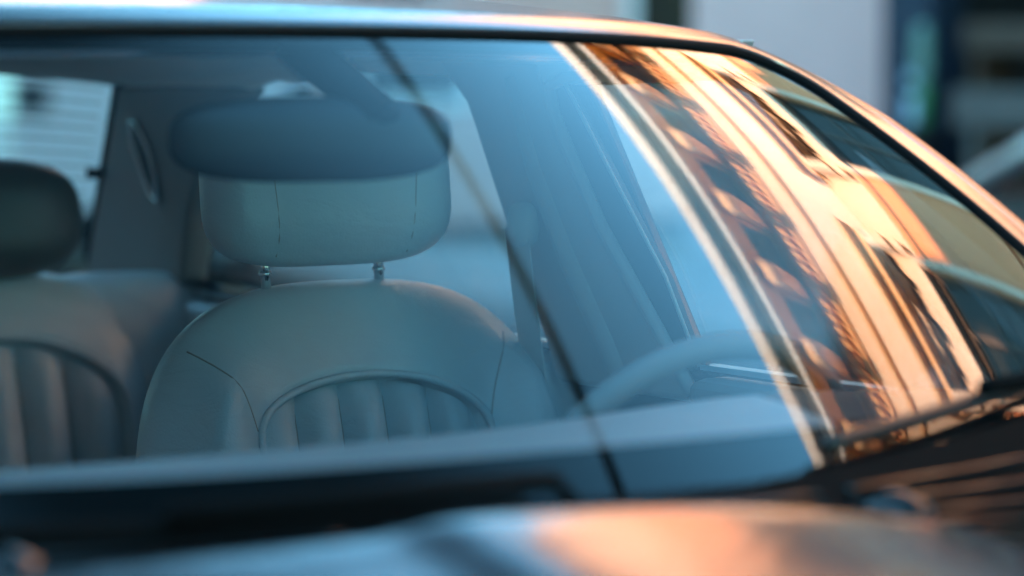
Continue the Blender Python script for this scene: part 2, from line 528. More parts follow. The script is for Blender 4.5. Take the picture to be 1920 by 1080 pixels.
# entablature
hp(boxes('string_course', [(FX - 0.07, FX, Y0, Y1, 8.24, 8.32)], 'orange', bev=0.02))
hp(boxes('cornice', [(FX - 0.05, FX + 0.4, Y0, Y1, 8.62, 8.70)], 'orange', bev=0.01))
hp(boxes('dentil_bed', [(FX - 0.03, FX + 0.4, Y0, Y1, 8.702, 8.858)], 'orange'))
hp(boxes('bed_moulding', [(FX - 0.10, FX + 0.4, Y0, Y1, 8.86, 8.96)], 'soffit', bev=0.02))
dm = boxes('dentil', [(-0.15, -0.032, -0.038, 0.038, 8.706, 8.856)], 'orange')
dm.parent = house
nd = int((Y1 - Y0) / 0.135)
lo_, hi_ = -1.5, 12.0
first = True
rest = []
for i in range(nd):
    y = Y0 + 0.1 + i * 0.135
    if lo_ < y < hi_:
        d = dm if first else dm.copy()
        if not first: COL.objects.link(d)
        first = False
        d.location = (0, y - 1.7, 0)
        d.parent = house
    else:
        rest.append((FX - 0.15, FX - 0.032, y - 0.038, y + 0.038, 8.706, 8.856))
far_d = hp(boxes('dentil_run', rest, 'orange')); far_d['kind'] = 'stuff'
# soffit zone with modillion brackets
hp(boxes('soffit', [(FX - 0.74, FX + 0.4, Y0, Y1, 9.05, 9.08)], 'soffit'))
hp(boxes('soffit_frieze', [(FX - 0.04, FX + 0.4, Y0, Y1, 8.962, 9.048)], 'soffit'))
def bracket_mesh(nm):
    pr = [(-0.10, 8.97), (-0.20, 8.93), (-0.32, 8.89), (-0.45, 8.85), (-0.57, 8.80), (-0.66, 8.81), (-0.69, 8.87), (-0.66, 8.95), (-0.66, 9.045), (-0.10, 9.045)]
    return prism(nm, [(a, z) for a, z in pr], 1, -0.12, 0.12, 'orange', None, bev=0.03)
bk = bracket_mesh('bracket'); first = True
cf = boxes('coffer', [(-0.50, -0.14, 0.19, 0.61, 9.02, 9.047), (-0.42, -0.22, 0.28, 0.52, 8.99, 9.019)], 'dark_brown', bev=0.02)
y = Y0 + 0.45
while y < Y1 - 0.3:
    b = bk if first else bk.copy()
    if not first: COL.objects.link(b)
    first = False
    b.parent = house; b.location = (0, y - 1.7, 0)
    c = cf if y < Y0 + 0.5 else cf.copy()
    if c is not cf: COL.objects.link(c)
    c.parent = house; c.location = (0, y - 1.7, 0)
    y += 0.80
hp(boxes('corona', [(FX - 0.80, FX - 0.742, Y0, Y1, 9.02, 9.10)], 'pale_stone', bev=0.015))
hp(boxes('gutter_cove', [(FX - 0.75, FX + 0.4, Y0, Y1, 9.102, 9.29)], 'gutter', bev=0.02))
hp(boxes('gutter', [(FX - 0.88, FX + 0.4, Y0, Y1, 9.292, 9.50)], 'pale_stone', bev=0.04))
hp(prism('roof', [(FX - 0.5, 9.504), (FX + 5, 11.0), (FX + 9, 9.504)], 1, Y0, Y1, 'slate'))
# shop front ------------------------------------------------
hp(boxes('shop_pilaster', [(FX - 0.08, FX + 0.2, 8.85, 9.15, 0.12, 3.3)], 'shop_blue', bev=0.02))
hp(boxes('shop_pilaster', [(FX - 0.08, FX + 0.2, 5.0, 5.3, 0.12, 3.3)], 'shop_blue', bev=0.02))
hp(boxes('shop_fascia', [(FX - 0.14, FX + 0.2, 4.95, 9.2, 3.302, 3.9)], 'shop_blue', bev=0.03))
hp(boxes('stall_riser', [(FX - 0.02, FX + 0.2, 5.3, 8.85, 0.12, 0.72)], 'shop_dark', bev=0.02))
hp(boxes('shop_mullion', [(FX + 0.02, FX + 0.1, y, y + 0.06, 0.722, 3.3) for y in (6.5, 7.75)], 'shop_blue', bev=0.01))
hp(boxes('shop_side_wall', [(FX + 0.4, FX + 1.2, 9.152, 9.25, 0.1, 3.3)], 'shop_dark'))
hp(boxes('shop_back_wall', [(FX + 1.1, FX + 1.2, 5.0, 9.15, 0.1, 3.3), (FX + 0.4, FX + 1.1, 5.0, 9.15, 0.1, 0.4)], 'shop_dark'))

# goods set out in front of the shop window
tag(boxes('display_board', [(FX - 0.75, FX - 0.69, 6.9, 7.88, 1.04, 1.22), (FX - 0.74, FX - 0.70, 7.0, 7.06, 0.12, 1.04), (FX - 0.74, FX - 0.70, 7.72, 7.78, 0.12, 1.04)], 'board', bev=0.01),
    'pale grey board standing on legs before the dark shop window', 'board')
tag(boxes('wooden_shelf', [(FX - 0.40, FX - 0.12, 7.2, 8.2, 1.40, 1.54), (FX - 0.38, FX - 0.14, 7.26, 7.32, 0.12, 1.40), (FX - 0.38, FX - 0.14, 8.1, 8.16, 0.12, 1.40)], 'wood', bev=0.01),
    'brown wooden shelf against the dark shop window', 'shelf')
sg = thing('hanging_banner', 'dark blue shop banner with pale blue patches beside the grey wall', 'banner', (FX - 0.3, 8.64, 0))
boxes('cloth', [(-0.02, 0.02, -0.12, 0.26, 0.95, 2.6)], 'navy', sg, bev=0.01)
boxes('patch', [(-0.035, -0.022, -0.08, 0.06, 1.04, 1.18)], 'paleblue', sg, bev=0.02)
boxes('patch', [(-0.035, -0.022, -0.02, 0.05, 1.24, 1.30)], 'paleblue', sg, bev=0.02)
boxes('patch', [(-0.035, -0.022, -0.06, 0.0, 1.36, 1.41)], 'paleblue', sg, bev=0.02)
boxes('pole', [(-0.02, 0.02, 0.0, 0.04, 0.12, 0.948)], 'pole', sg)
def lathe(name, prof, mat, parent=None, n=24, loc=None):
    V = []; Fc = []
    for r, z in prof:
        for k in range(n):
            a = 2 * math.pi * k / n
            V.append((r * math.cos(a), r * math.sin(a), z))
    for j in range(len(prof) - 1):
        for k in range(n):
            Fc.append((j * n + k, j * n + (k + 1) % n, (j + 1) * n + (k + 1) % n, (j + 1) * n + k))
    Fc.append(tuple(reversed(range(n)))); Fc.append(tuple(range((len(prof) - 1) * n, len(prof) * n)))
    return mesh(name, V, Fc, mat, parent, loc=loc)
gb = thing('green_planter', 'tall pale green glass vase with a green foot on a dark stand by the shop', 'vase', (FX - 0.5, 8.38, 0.12))
lathe('stand', [(0.12, 0), (0.12, 0.03), (0.05, 0.06), (0.05, 0.84), (0.12, 0.88), (0.12, 0.90)], 'shop_dark', gb)
lathe('foot', [(0.02, 0.902), (0.034, 0.92), (0.036, 1.06), (0.036, 1.12)], 'green', gb)
lathe('vase_body', [(0.036, 1.122), (0.042, 1.17), (0.042, 1.30), (0.034, 1.37), (0.026, 1.42)], 'palegreen', gb)

# globe lamp on the facade
gl = thing('globe_lamp', 'round white globe lamp on a short bracket on the cream wall', 'lamp', (FX, 2.0, 5.35))
tube('arm', [(0, 0, 0.15), (-0.25, 0, 0.22), (-0.42, 0, 0.12)], 0.02, 'pole', gl)
lathe('globe', [(0.001 + 0.15 * math.sin(math.pi * i / 12), -0.05 - 0.15 * math.cos(math.pi * i / 12)) for i in range(13)], 'globe', gl, loc=(-0.42, 0, 0.02))

# overhead cable with its two poles (mirrored in the windscreen as the thin dark line)
cpts = [(5.0, -18 + 46 * i / 60, 8.03 + .4 * ((i - 30) / 30) ** 2) for i in range(61)]
tag(tube('overhead_cable', cpts, 0.031, 'cable', n=8), 'thick black cable strung high above the street', 'cable')
for i, yy in enumerate((-18.0, 28.0)):
    p = thing('cable_pole', ['tall grey pole with an arm carrying the near end of the overhead cable', 'tall grey pole with an arm carrying the far end of the overhead cable'][i], 'pole', (7.6, yy, 0.12), 'poles carrying the overhead cable')
    tube('mast', [(0, 0, 0), (0, 0, 4), (0, 0, 9.0)], [0.10, 0.085, 0.06], 'pole', p, 14)
    tube('cross_arm', [(0, 0, 8.6), (-1.3, 0, 8.48), (-2.6, 0, 8.33)], 0.03, 'pole', p)

# ------------------------------------------------------------------ houses on the near side (they shade the street)
TX = -8.0
tt = (FX - TX) / (math.cos(SUN_EL) * math.cos(SUN_AZ))      # sun path from the near roofline to the cream wall
DY = tt * math.cos(SUN_EL) * math.sin(SUN_AZ); DZ = tt * math.sin(SUN_EL)
def terrace(y0, y1, zt, label, cm, chim):
    t = thing('terrace_house', label, 'house', (TX, (y0 + y1) / 2, 0), 'terraced houses on the near side of the street')
    c = (y0 + y1) / 2; w = (y1 - y0)
    n = max(1, int(w / 2.6)); ops = []
    for k in range(n):
        yc = -w / 2 + (k + 0.5) * w / n
        for z in (1.0, 4.2, 7.4):
            if z + 1.9 < zt - 1: ops.append((yc - 0.5, yc + 0.5, z, z + 1.8))
    rc = wall_rects(-w / 2, w / 2, 0.1, zt, ops)
    boxes('wall', [(-0.35, 0, a, b, c_, d) for a, b, c_, d in rc], cm, t)
    boxes('back_wall', [(-8.2, -8.0, -w / 2, w / 2, 0.1, zt)], cm, t)
    for (a, b, z0, z1) in ops:
        f = boxes('window', [(-0.16, -0.10, a, a + 0.07, z0, z1), (-0.16, -0.10, b - 0.07, b, z0, z1), (-0.16, -0.10, a + 0.07, b - 0.07, z1 - 0.07, z1), (-0.16, -0.10, a + 0.07, b - 0.07, z0, z0 + 0.07), (-0.15, -0.11, a + .07, b - .07, (z0 + z1) / 2 - .03, (z0 + z1) / 2 + .03)], 'white_paint', t)
        boxes('pane', [(-0.14, -0.13, a + 0.07, b - 0.07, z0 + 0.07, z1 - 0.07)], 'win_glass', f)
    prism('roof', [(0.0, zt), (-4.1, zt + 0.6), (-8.2, zt)], 1, -w / 2, w / 2, 'slate', t)
    for (ya, yb, z) in chim:
        ch = boxes('chimney', [(-0.8, -0.02, ya - c, yb - c, zt - 0.5, z)], 'brick', t, bev=0.02)
        k = max(1, int((yb - ya) / 0.4))
    return t
def sh(y, z):  # wall point -> roofline point
    return y - DY, z + DZ
base = 6.18 + DZ
terrace(-26 - 0, 2.0 - DY, base, 'red brick terraced house with a single slim chimney pot stack', 'brick', [(0.6 - DY, 1.2 - DY, 6.45 + DZ)])
terrace(2.02 - DY, 8.0 - DY, base + 0.02, 'grey rendered terraced house with two chimneys on its eaves', 'grey_render',
        [(2.75 - DY, 3.38 - DY, 6.66 + DZ), (4.68 - DY, 5.78 - DY, 6.86 + DZ), (2.02 - DY, 2.52 - DY, 6.36 + DZ), (5.79 - DY, 6.3 - DY, 6.5 + DZ)])
terrace(8.02 - DY, 30 - DY, base - 0.6, 'long low brick terraced house without chimneys', 'brick', [])

# ------------------------------------------------------------------ far end of the street
def simple_house(x0, x1, y0, y1, z, label, mat):
    t = thing('distant_house', label, 'house', ((x0 + x1) / 2, (y0 + y1) / 2, 0), 'houses at the far end of the street')
    wx, wy = (x1 - x0) / 2, (y1 - y0) / 2
    boxes('wall', [(-wx, wx, -wy, wy, 0.1, z)], mat, t)
    prism('roof', [(-wx - 0.2, z + 0.002), (0, z + 1.8), (wx + 0.2, z + 0.002)], 1, -wy - .2, wy + .2, 'slate', t)
    for k in range(3):
        for zz in (1.0, 3.8):
            f = boxes('window', [(-wx - 0.04, -wx - 0.003, -wy + 1.0 + k * 2.6, -wy + 2.1 + k * 2.6, zz, zz + 1.5)], 'white_paint', t)
            boxes('pane', [(-wx - 0.05, -wx - 0.042, -wy + 1.1 + k * 2.6, -wy + 2.0 + k * 2.6, zz + .1, zz + 1.4)], 'win_glass', f)
    for k in range(3):
        for zz in (1.0, 3.8):
            f = boxes('window', [(-wx + 1.0 + k * 2.6, -wx + 2.1 + k * 2.6, -wy - 0.04, -wy - 0.003, zz, zz + 1.5)], 'white_paint', t)
            boxes('pane', [(-wx + 1.1 + k * 2.6, -wx + 2.0 + k * 2.6, -wy - 0.05, -wy - 0.042, zz + .1, zz + 1.4)], 'win_glass', f)
simple_house(9.2, 18, 17, 26, 7.2, 'pale rendered house beyond the cream corner house', 'grey_render')
simple_house(-3, 8, 70, 80, 6.0, 'pale house closing the far end of the street', 'pale_stone')

# ================================================================== parked vehicles
def wheel(parent, x, y, r, w, side):
    n = 36
    o = lathe('wheel', [(r * 0.62, -w / 2), (r * 0.93, -w / 2), (r, -w / 2 + 0.03), (r, w / 2 - 0.03), (r * 0.93, w / 2), (r * 0.62, w / 2)], 'tyre', parent, n)
    o.rotation_euler = (0, rad(90), 0); o.location = (x, y, r)
    rim = lathe('rim', [(0.02, w / 2 - 0.045), (0.06, w / 2 - 0.02), (r * 0.5, w / 2 - 0.04), (r * 0.63, w / 2 + 0.004), (r * 0.615, w / 2 - 0.05)], 'alloy', o, n)
    if side < 0: rim.rotation_euler = (rad(180), 0, 0)
    for k in range(5):
        a = 2 * math.pi * k / 5
        s = boxes('spoke', [(0.05, r * 0.6, -0.03, 0.03, w / 2 - 0.03, w / 2 + 0.002)], 'alloy', o, bev=0.008)
        s.rotation_euler = (rad(180) if side < 0 else 0, 0, a)
    return o

van = thing('parked_van', 'white panel van seen through the rear window of the front car', 'van', (6.10, 14.6, 0))
def vanx(z): return 0.95 - 0.10 * max(0, (z - 1.1)) / 1.1
def van_sec(t, z0, z1, yy):
    return None
vs_ = [0.30, 0.45, 0.75, 1.05, 1.3, 1.6, 1.9, 2.1, 2.2]
us = []
body_pts = [(-1, -2.7), (1, -2.7), (1, 2.0), (0.92, 2.75), (-0.92, 2.75), (-1, 2.0)]
def van_fn(k, z):
    sx, yy = body_pts[int(k)]
    if yy > 2.0 and z > 1.05: yy = yy - (z - 1.05) * 0.75
    return (sx * vanx(z), yy, z)
vb = gridm('body', list(range(6)), vs_, van_fn, 'white_paint', van, closeu=True)
for p in vb.data.polygons: p.use_smooth = False
mesh('roof_panel', [van_fn(k, 2.2) for k in range(6)], [(0, 1, 2, 3, 4, 5)], 'white_paint', van, smooth=False)
for s in (-1, 1):
    q = [(s * (vanx(1.22) + .004), -2.2, 1.22), (s * (vanx(1.22) + .004), -0.9, 1.22), (s * (vanx(1.75) + .004), -0.9, 1.75), (s * (vanx(1.75) + .004), -2.2, 1.75)]
    mesh('side_window', q, [(0, 1, 2, 3)], 'win_glass', van, smooth=False)
    q = [(s * (vanx(1.2) + .004), 0.9, 1.2), (s * (vanx(1.2) + .004), 2.0, 1.2), (s * (vanx(1.8) + .004), 1.7, 1.8), (s * (vanx(1.8) + .004), 0.9, 1.8)]
    mesh('side_window', q, [(0, 1, 2, 3)], 'win_glass', van, smooth=False)
    boxes('tail_lamp', [(s * 0.83 - 0.10, s * 0.83 + 0.10, -2.73, -2.702, 1.10, 1.25)], 'dark', van, bev=0.01)
    boxes('side_strip', [(s * 0.95 - 0.02, s * 0.95 + 0.02, -2.6, 1.6, 0.62, 0.70)], 'plastic', van, bev=0.005)
boxes('rear_bumper', [(-0.96, 0.96, -2.82, -2.70, 0.34, 0.56)], 'plastic', van, bev=0.03)
boxes('rear_door_line', [(-0.008, 0.008, -2.706, -2.701, 0.6, 2.1)], 'seal', van)
for s in (-1, 1):
    for yy in (-1.75, 1.75): wheel(van, s * 0.86, yy, 0.33, 0.2, s)

# black saloon at the far kerb ------------------------------------------------
bc = thing('parked_saloon', 'black saloon car with a sky-lit windscreen pillar parked beside the shop', 'car', (6.05, 3.0, 0))
def car_loft(parent, hw, zlow, zbelt, y0, y1, wheels, wr, mat, front_drop=0.0):
    ys = lin(y0, y1, 71)
    prof = []
    def fn(j, y):
        e = min(1.0, min(y - y0, y1 - y) / 0.7)
        w = hw * (0.80 + 0.20 * math.sqrt(max(0, 1 - (1 - e) ** 2)))
        zl = zlow
        for wy in wheels:
            d = abs(y - wy)
            if d < wr: zl = max(zl, 0.30 + math.sqrt(wr * wr - d * d))
        t = j / 8
        z = zl + (zbelt - zl) * t
        zz = (z - zlow) / (zbelt - zlow)
        x = w * (1 - 0.10 * abs(zz - 0.55) ** 1.6 * 2)
        return x, z
    for s in (-1, 1):
        gridm('body_side', list(range(9)), ys, lambda j, y: (s * fn(j, y)[0], y, fn(j, y)[1]), mat, parent)
    gridm('body_deck', [-1, -0.5, 0, 0.5, 1], ys, lambda k, y: (k * fn(8, y)[0] * 0.999, y, zbelt + 0.03 * (1 - k * k)), mat, parent)
    for yy in (y0, y1):
        gridm('bumper', [-1, -0.5, 0, 0.5, 1], list(range(9)), lambda k, j: (k * fn(j, yy)[0], yy - (0.05 if yy == y0 else -0.05) * (1 - k * k), fn(j, yy)[1]), mat, parent)
car_loft(bc, 0.86, 0.22, 0.90, -2.2, 2.25, (-1.35, 1.4), 0.36, 'black_paint')
for s in (-1, 1):
    for yy in (-1.35, 1.4): wheel(bc, s * 0.76, yy, 0.31, 0.19, s)
    # greenhouse pillars: windscreen pillar towards +y
    tube('windscreen_pillar', [(s * 0.78, 1.42, 0.93), (s * 0.72, 1.05, 1.13), (s * 0.66, 0.68, 1.31), (s * 0.62, 0.42, 1.39)], [0.05, 0.045, 0.042, 0.04], 'skylit_pillar', bc, 12)
    tube('rear_pillar', [(s * 0.74, -1.45, 0.93), (s * 0.66, -1.0, 1.25), (s * 0.62, -0.7, 1.38)], 0.05, 'black_paint', bc, 12)
    tube('centre_pillar', [(s * 0.78, -0.25, 0.93), (s * 0.63, -0.25, 1.38)], 0.035, 'black_paint', bc, 8)
    mesh('side_window', [(s * .775, 1.36, .94), (s * .74, -1.4, .94), (s * .635, -.72, 1.37), (s * .63, .45, 1.37)], [(0, 1, 2, 3)], 'win_glass', bc, smooth=False)
gridm('roof', lin(-0.64, 0.64, 13), lin(-0.75, 0.48, 13), lambda x, y: (x, y, 1.39 + 0.045 * (1 - (x / .64) ** 2) * (1 - ((y + .13) / .7) ** 2)), 'black_paint', bc)
mesh('windscreen', [(-.76, 1.42, .94), (.76, 1.42, .94), (.61, .46, 1.385), (-.61, .46, 1.385)], [(0, 1, 2, 3)], 'win_glass', bc, smooth=False)
mesh('rear_window', [(-.72, -1.45, .94), (.72, -1.45, .94), (.61, -.72, 1.38), (-.61, -.72, 1.38)], [(0, 1, 2, 3)], 'win_glass', bc, smooth=False)
for s in (-1, 1):
    boxes('tail_lamp', [(s * .55 - .13, s * .55 + .13, -2.262, -2.20, 0.68, 0.80)], 'red_lens', bc, bev=0.02)
    boxes('headlight', [(s * .55 - .14, s * .55 + .14, 2.24, 2.31, 0.62, 0.76)], 'lamp', bc, bev=0.03)

# ================================================================== THE SILVER CAR
car = thing('parked_car', 'blue-grey metallic car in front, its windscreen mirroring the sunlit house, grey leather seats inside', 'car', (0, 0, 0))
cp = car
# --- windscreen glass
us = lin(-1, 1, 241); vv = lin(-0.03, 1, 121)
def corner_fit(u, v):                                # pull the square corner of the grid onto the rounded one
    if abs(u) > .89 and v > .86:
        p, q = (abs(u) - .89) / .11, (v - .86) / .14
        m_ = max(p, q)
        if m_ > 1e-6:
            l = math.hypot(p, q) / m_
            p, q = p / l, q / l
        return math.copysign(.89 + .11 * p, u), .86 + .14 * q
    return u, v
wsg = gridm('windscreen', us, vv, lambda u, v: SC(*corner_fit(u, v)), 'screen_glass', cp)
# black enamel border on its inner face
fv = []; ff = []
def frit_strip(pts_outer, pts_inner):
    k = len(fv)
    n = len(pts_outer)
    fv.extend(pts_outer); fv.extend(pts_inner)
    for i in range(n - 1):
        ff.append((k + i, k + i + 1, k + n + i + 1, k + n + i))
ul = lin(-1, 1, 101)
def frit_in(u, v):
    h = max(0.0, min(1.0, (v - .72) / .28)); h = h * h * (3 - 2 * h)
    return u * (1 - .027), v - .030 * h
def rim_half(sg):
    L = [(sg * u, 1.0) for u in lin(0, .89, 40)]
    for i in range(1, 14):
        a = rad(90) * (1 - i / 13)
        L.append((sg * (.89 + .11 * math.cos(a)), .86 + .14 * math.sin(a)))
    return L + [(sg * 1.0, v) for v in lin(.86, .0, 46)[1:]]
RIM = list(reversed(rim_half(-1)))[:-1] + rim_half(1)
frit_strip([SCo(u, v, -.003) for u, v in RIM], [SCo(*frit_in(u, v), -.003) for u, v in RIM])
frit_strip([SCo(u, -0.03, -.0036) for u in ul], [SCo(u, 0.094 - 0.002 * (1 - u * u), -.0036) for u in ul])
mesh('frit_border', fv, ff, 'frit', wsg)

# --- header, pillars, roof
def head(u): return SC(u, 1.0)
# path along the glass edge: up one pillar, round the corner, across the header and down the other side
CU, CV = .89, .86
def edge_half(sg):
    L = [(sg * u, 1.0) for u in lin(0, CU, 40)]
    for i in range(1, 14):
        a = rad(90) * (1 - i / 13)
        L.append((sg * (CU + (1 - CU) * math.cos(a)), CV + (1 - CV) * math.sin(a)))
    L += [(sg * 1.0, v) for v in lin(CV, -0.06, 46)[1:]]
    return L
EDGE = list(reversed(edge_half(-1)))[:-1] + edge_half(1)
EP = [SC(u, v) for u, v in EDGE]
EN = [SN(u, min(v, .995)) for u, v in EDGE]
EO = []
for i in range(len(EDGE)):
    a0 = EP[max(0, i - 2)]; a1 = EP[min(len(EP) - 1, i + 2)]
    o_ = (a1 - a0).normalized().cross(EN[i])
    mid = SC(EDGE[i][0] * .8, EDGE[i][1] * .8 + .1)
    if o_.dot(EP[i] - mid) < 0: o_ = -o_
    EO.append(o_.normalized())
for _ in range(3):
    EO = [EO[0]] + [(EO[i - 1] + EO[i] * 2 + EO[i + 1]).normalized() for i in range(1, len(EO) - 1)] + [EO[-1]]
PROF_P = [(-.001, -.004), (.0004, .0030), (.0012, .0052), (.006, .0060), (.013, .0070), (.021, .0080), (.028, .0086)]
PROF_H = [(-.001, -.004), (.0004, .0040), (.0012, .0066), (.004, .0073), (.012, .0067), (.021, .0053), (.029, .0034)]
PROF = PROF_H
WRAP = [(.0325, .0115), (.0345, .006), (.0350, -.006), (.0350, -.035)]
def band(i, k):
    h = max(0.0, min(1.0, (EDGE[i][1] - .72) / .28)); h = h * h * (3 - 2 * h)
    if k < len(PROF_P):
        a, b = (PROF_P[k][q] * (1 - h) + PROF_H[k][q] * h for q in (0, 1))
    else:
        a, b = WRAP[k - len(PROF_P)]
        b -= .008 * h
    return EP[i] + EO[i] * (a + .002) + EN[i] * b
NE = len(EDGE)
sv = []; sf = []
for k0, k1 in ((0, 2), (2, len(PROF) + len(WRAP) - 1)):          # sharp lip, then the smooth outer face
    base = len(sv); nk = k1 - k0 + 1
    for k in range(k0, k1 + 1):
        sv += [band(i, k) for i in range(NE)]
    for k in range(nk - 1):
        for i in range(NE - 1):
            a = base + k * NE + i
            sf.append((a, a + 1, a + NE + 1, a + NE))
mesh('windscreen_surround', sv, sf, 'bright_trim', cp)
IL = [i for i in range(NE) if EDGE[i][1] > .93]
def roof_fn(i, t):
    b0 = band(i, len(PROF) - 1)
    u = max(-1, min(1, b0.x / .63))
    yr = 1.03 - 0.03 * abs(u) ** 2
    f = t / 20.0
    y = b0.y + (yr - b0.y) * f
    zb = b0.z if abs(u) < .85 else b0.z + 0.02 * min(1, t / 3) * ((abs(u) - .85) / .15)
    z = zb + (0.056 * (math.sin(math.pi * min(1, f * 0.966)) ** .75) * (1 - 0.45 * u * u) if f > 0 else 0) - 0.045 * f ** 3
    return (b0.x + u * 0.012 * math.sin(math.pi * f), y, z)
RT = [0, .15, .35, .6, 1, 1.5] + lin(2, 20, 22)
roof = gridm('roof', IL, RT, roof_fn, 'paint', cp)
for s, ie in ((-1, IL[0]), (1, IL[-1])):
    def rail_fn(k, t):
        a = k / 8 * math.pi / 2
        x, y, z = roof_fn(ie, t)
        g = min(1, t / 2.5)
        return (x + s * (.004 + .016 * g) * math.sin(a), y, z - (.020 + .016 * g) * (1 - math.cos(a)))
    gridm('roof_rail', list(range(9)), RT, rail_fn, 'paint', cp)
tube('windscreen_seal', [EP[i] + EO[i] * .0005 + EN[i] * .001 for i in range(NE)], 0.0042, 'seal', cp, 8)

# --- headliner
def hl_fn(u, f):
    h = head(u * 0.985)
    y = h.y - 0.0 + 0.012 + (1.02 - h.y) * f
    z = h.z - 0.022 + 0.045 * math.sin(math.pi * min(1, f * 1.1 + .06) * .86) * (1 - 0.7 * u * u) - 0.022 * f ** 3 + .004 * abs(u) ** 4
    return (h.x * 1.0, y, z)
gridm('headliner', lin(-1, 1, 41), lin(0, 1, 25), hl_fn, 'headliner', cp)

# --- interior side trims: flat mouldings on the leaning side plane
def SX(z): return 0.60 + (1.29 - z) * 0.21
def side_poly(name, pts, mat, s, d0=0.0, d1=0.03, bev=0.006, parent=None):
    """pts in (y, z); d0..d1 = distance outwards from the inner side plane"""
    n = len(pts)
    V = [Vector((s * (SX(z) + d0), y, z)) for y, z in pts] + [Vector((s * (SX(z) + d1), y, z)) for y, z in pts]
    Fc = [tuple(range(n)), tuple(reversed(range(n, 2 * n)))] + [(i, i + n, (i + 1) % n + n, (i + 1) % n) for i in range(n)]
    o = fixn(mesh(name, V, Fc, mat, parent or cp, smooth=False))
    if bev: bevel(o, bev, 3)
    return o
def arc(c, r, a0, a1, n=6):
    return [(c[0] + r * math.cos(rad(a0 + (a1 - a0) * i / (n - 1))), c[1] + r * math.sin(rad(a0 + (a1 - a0) * i / (n - 1)))) for i in range(n)]

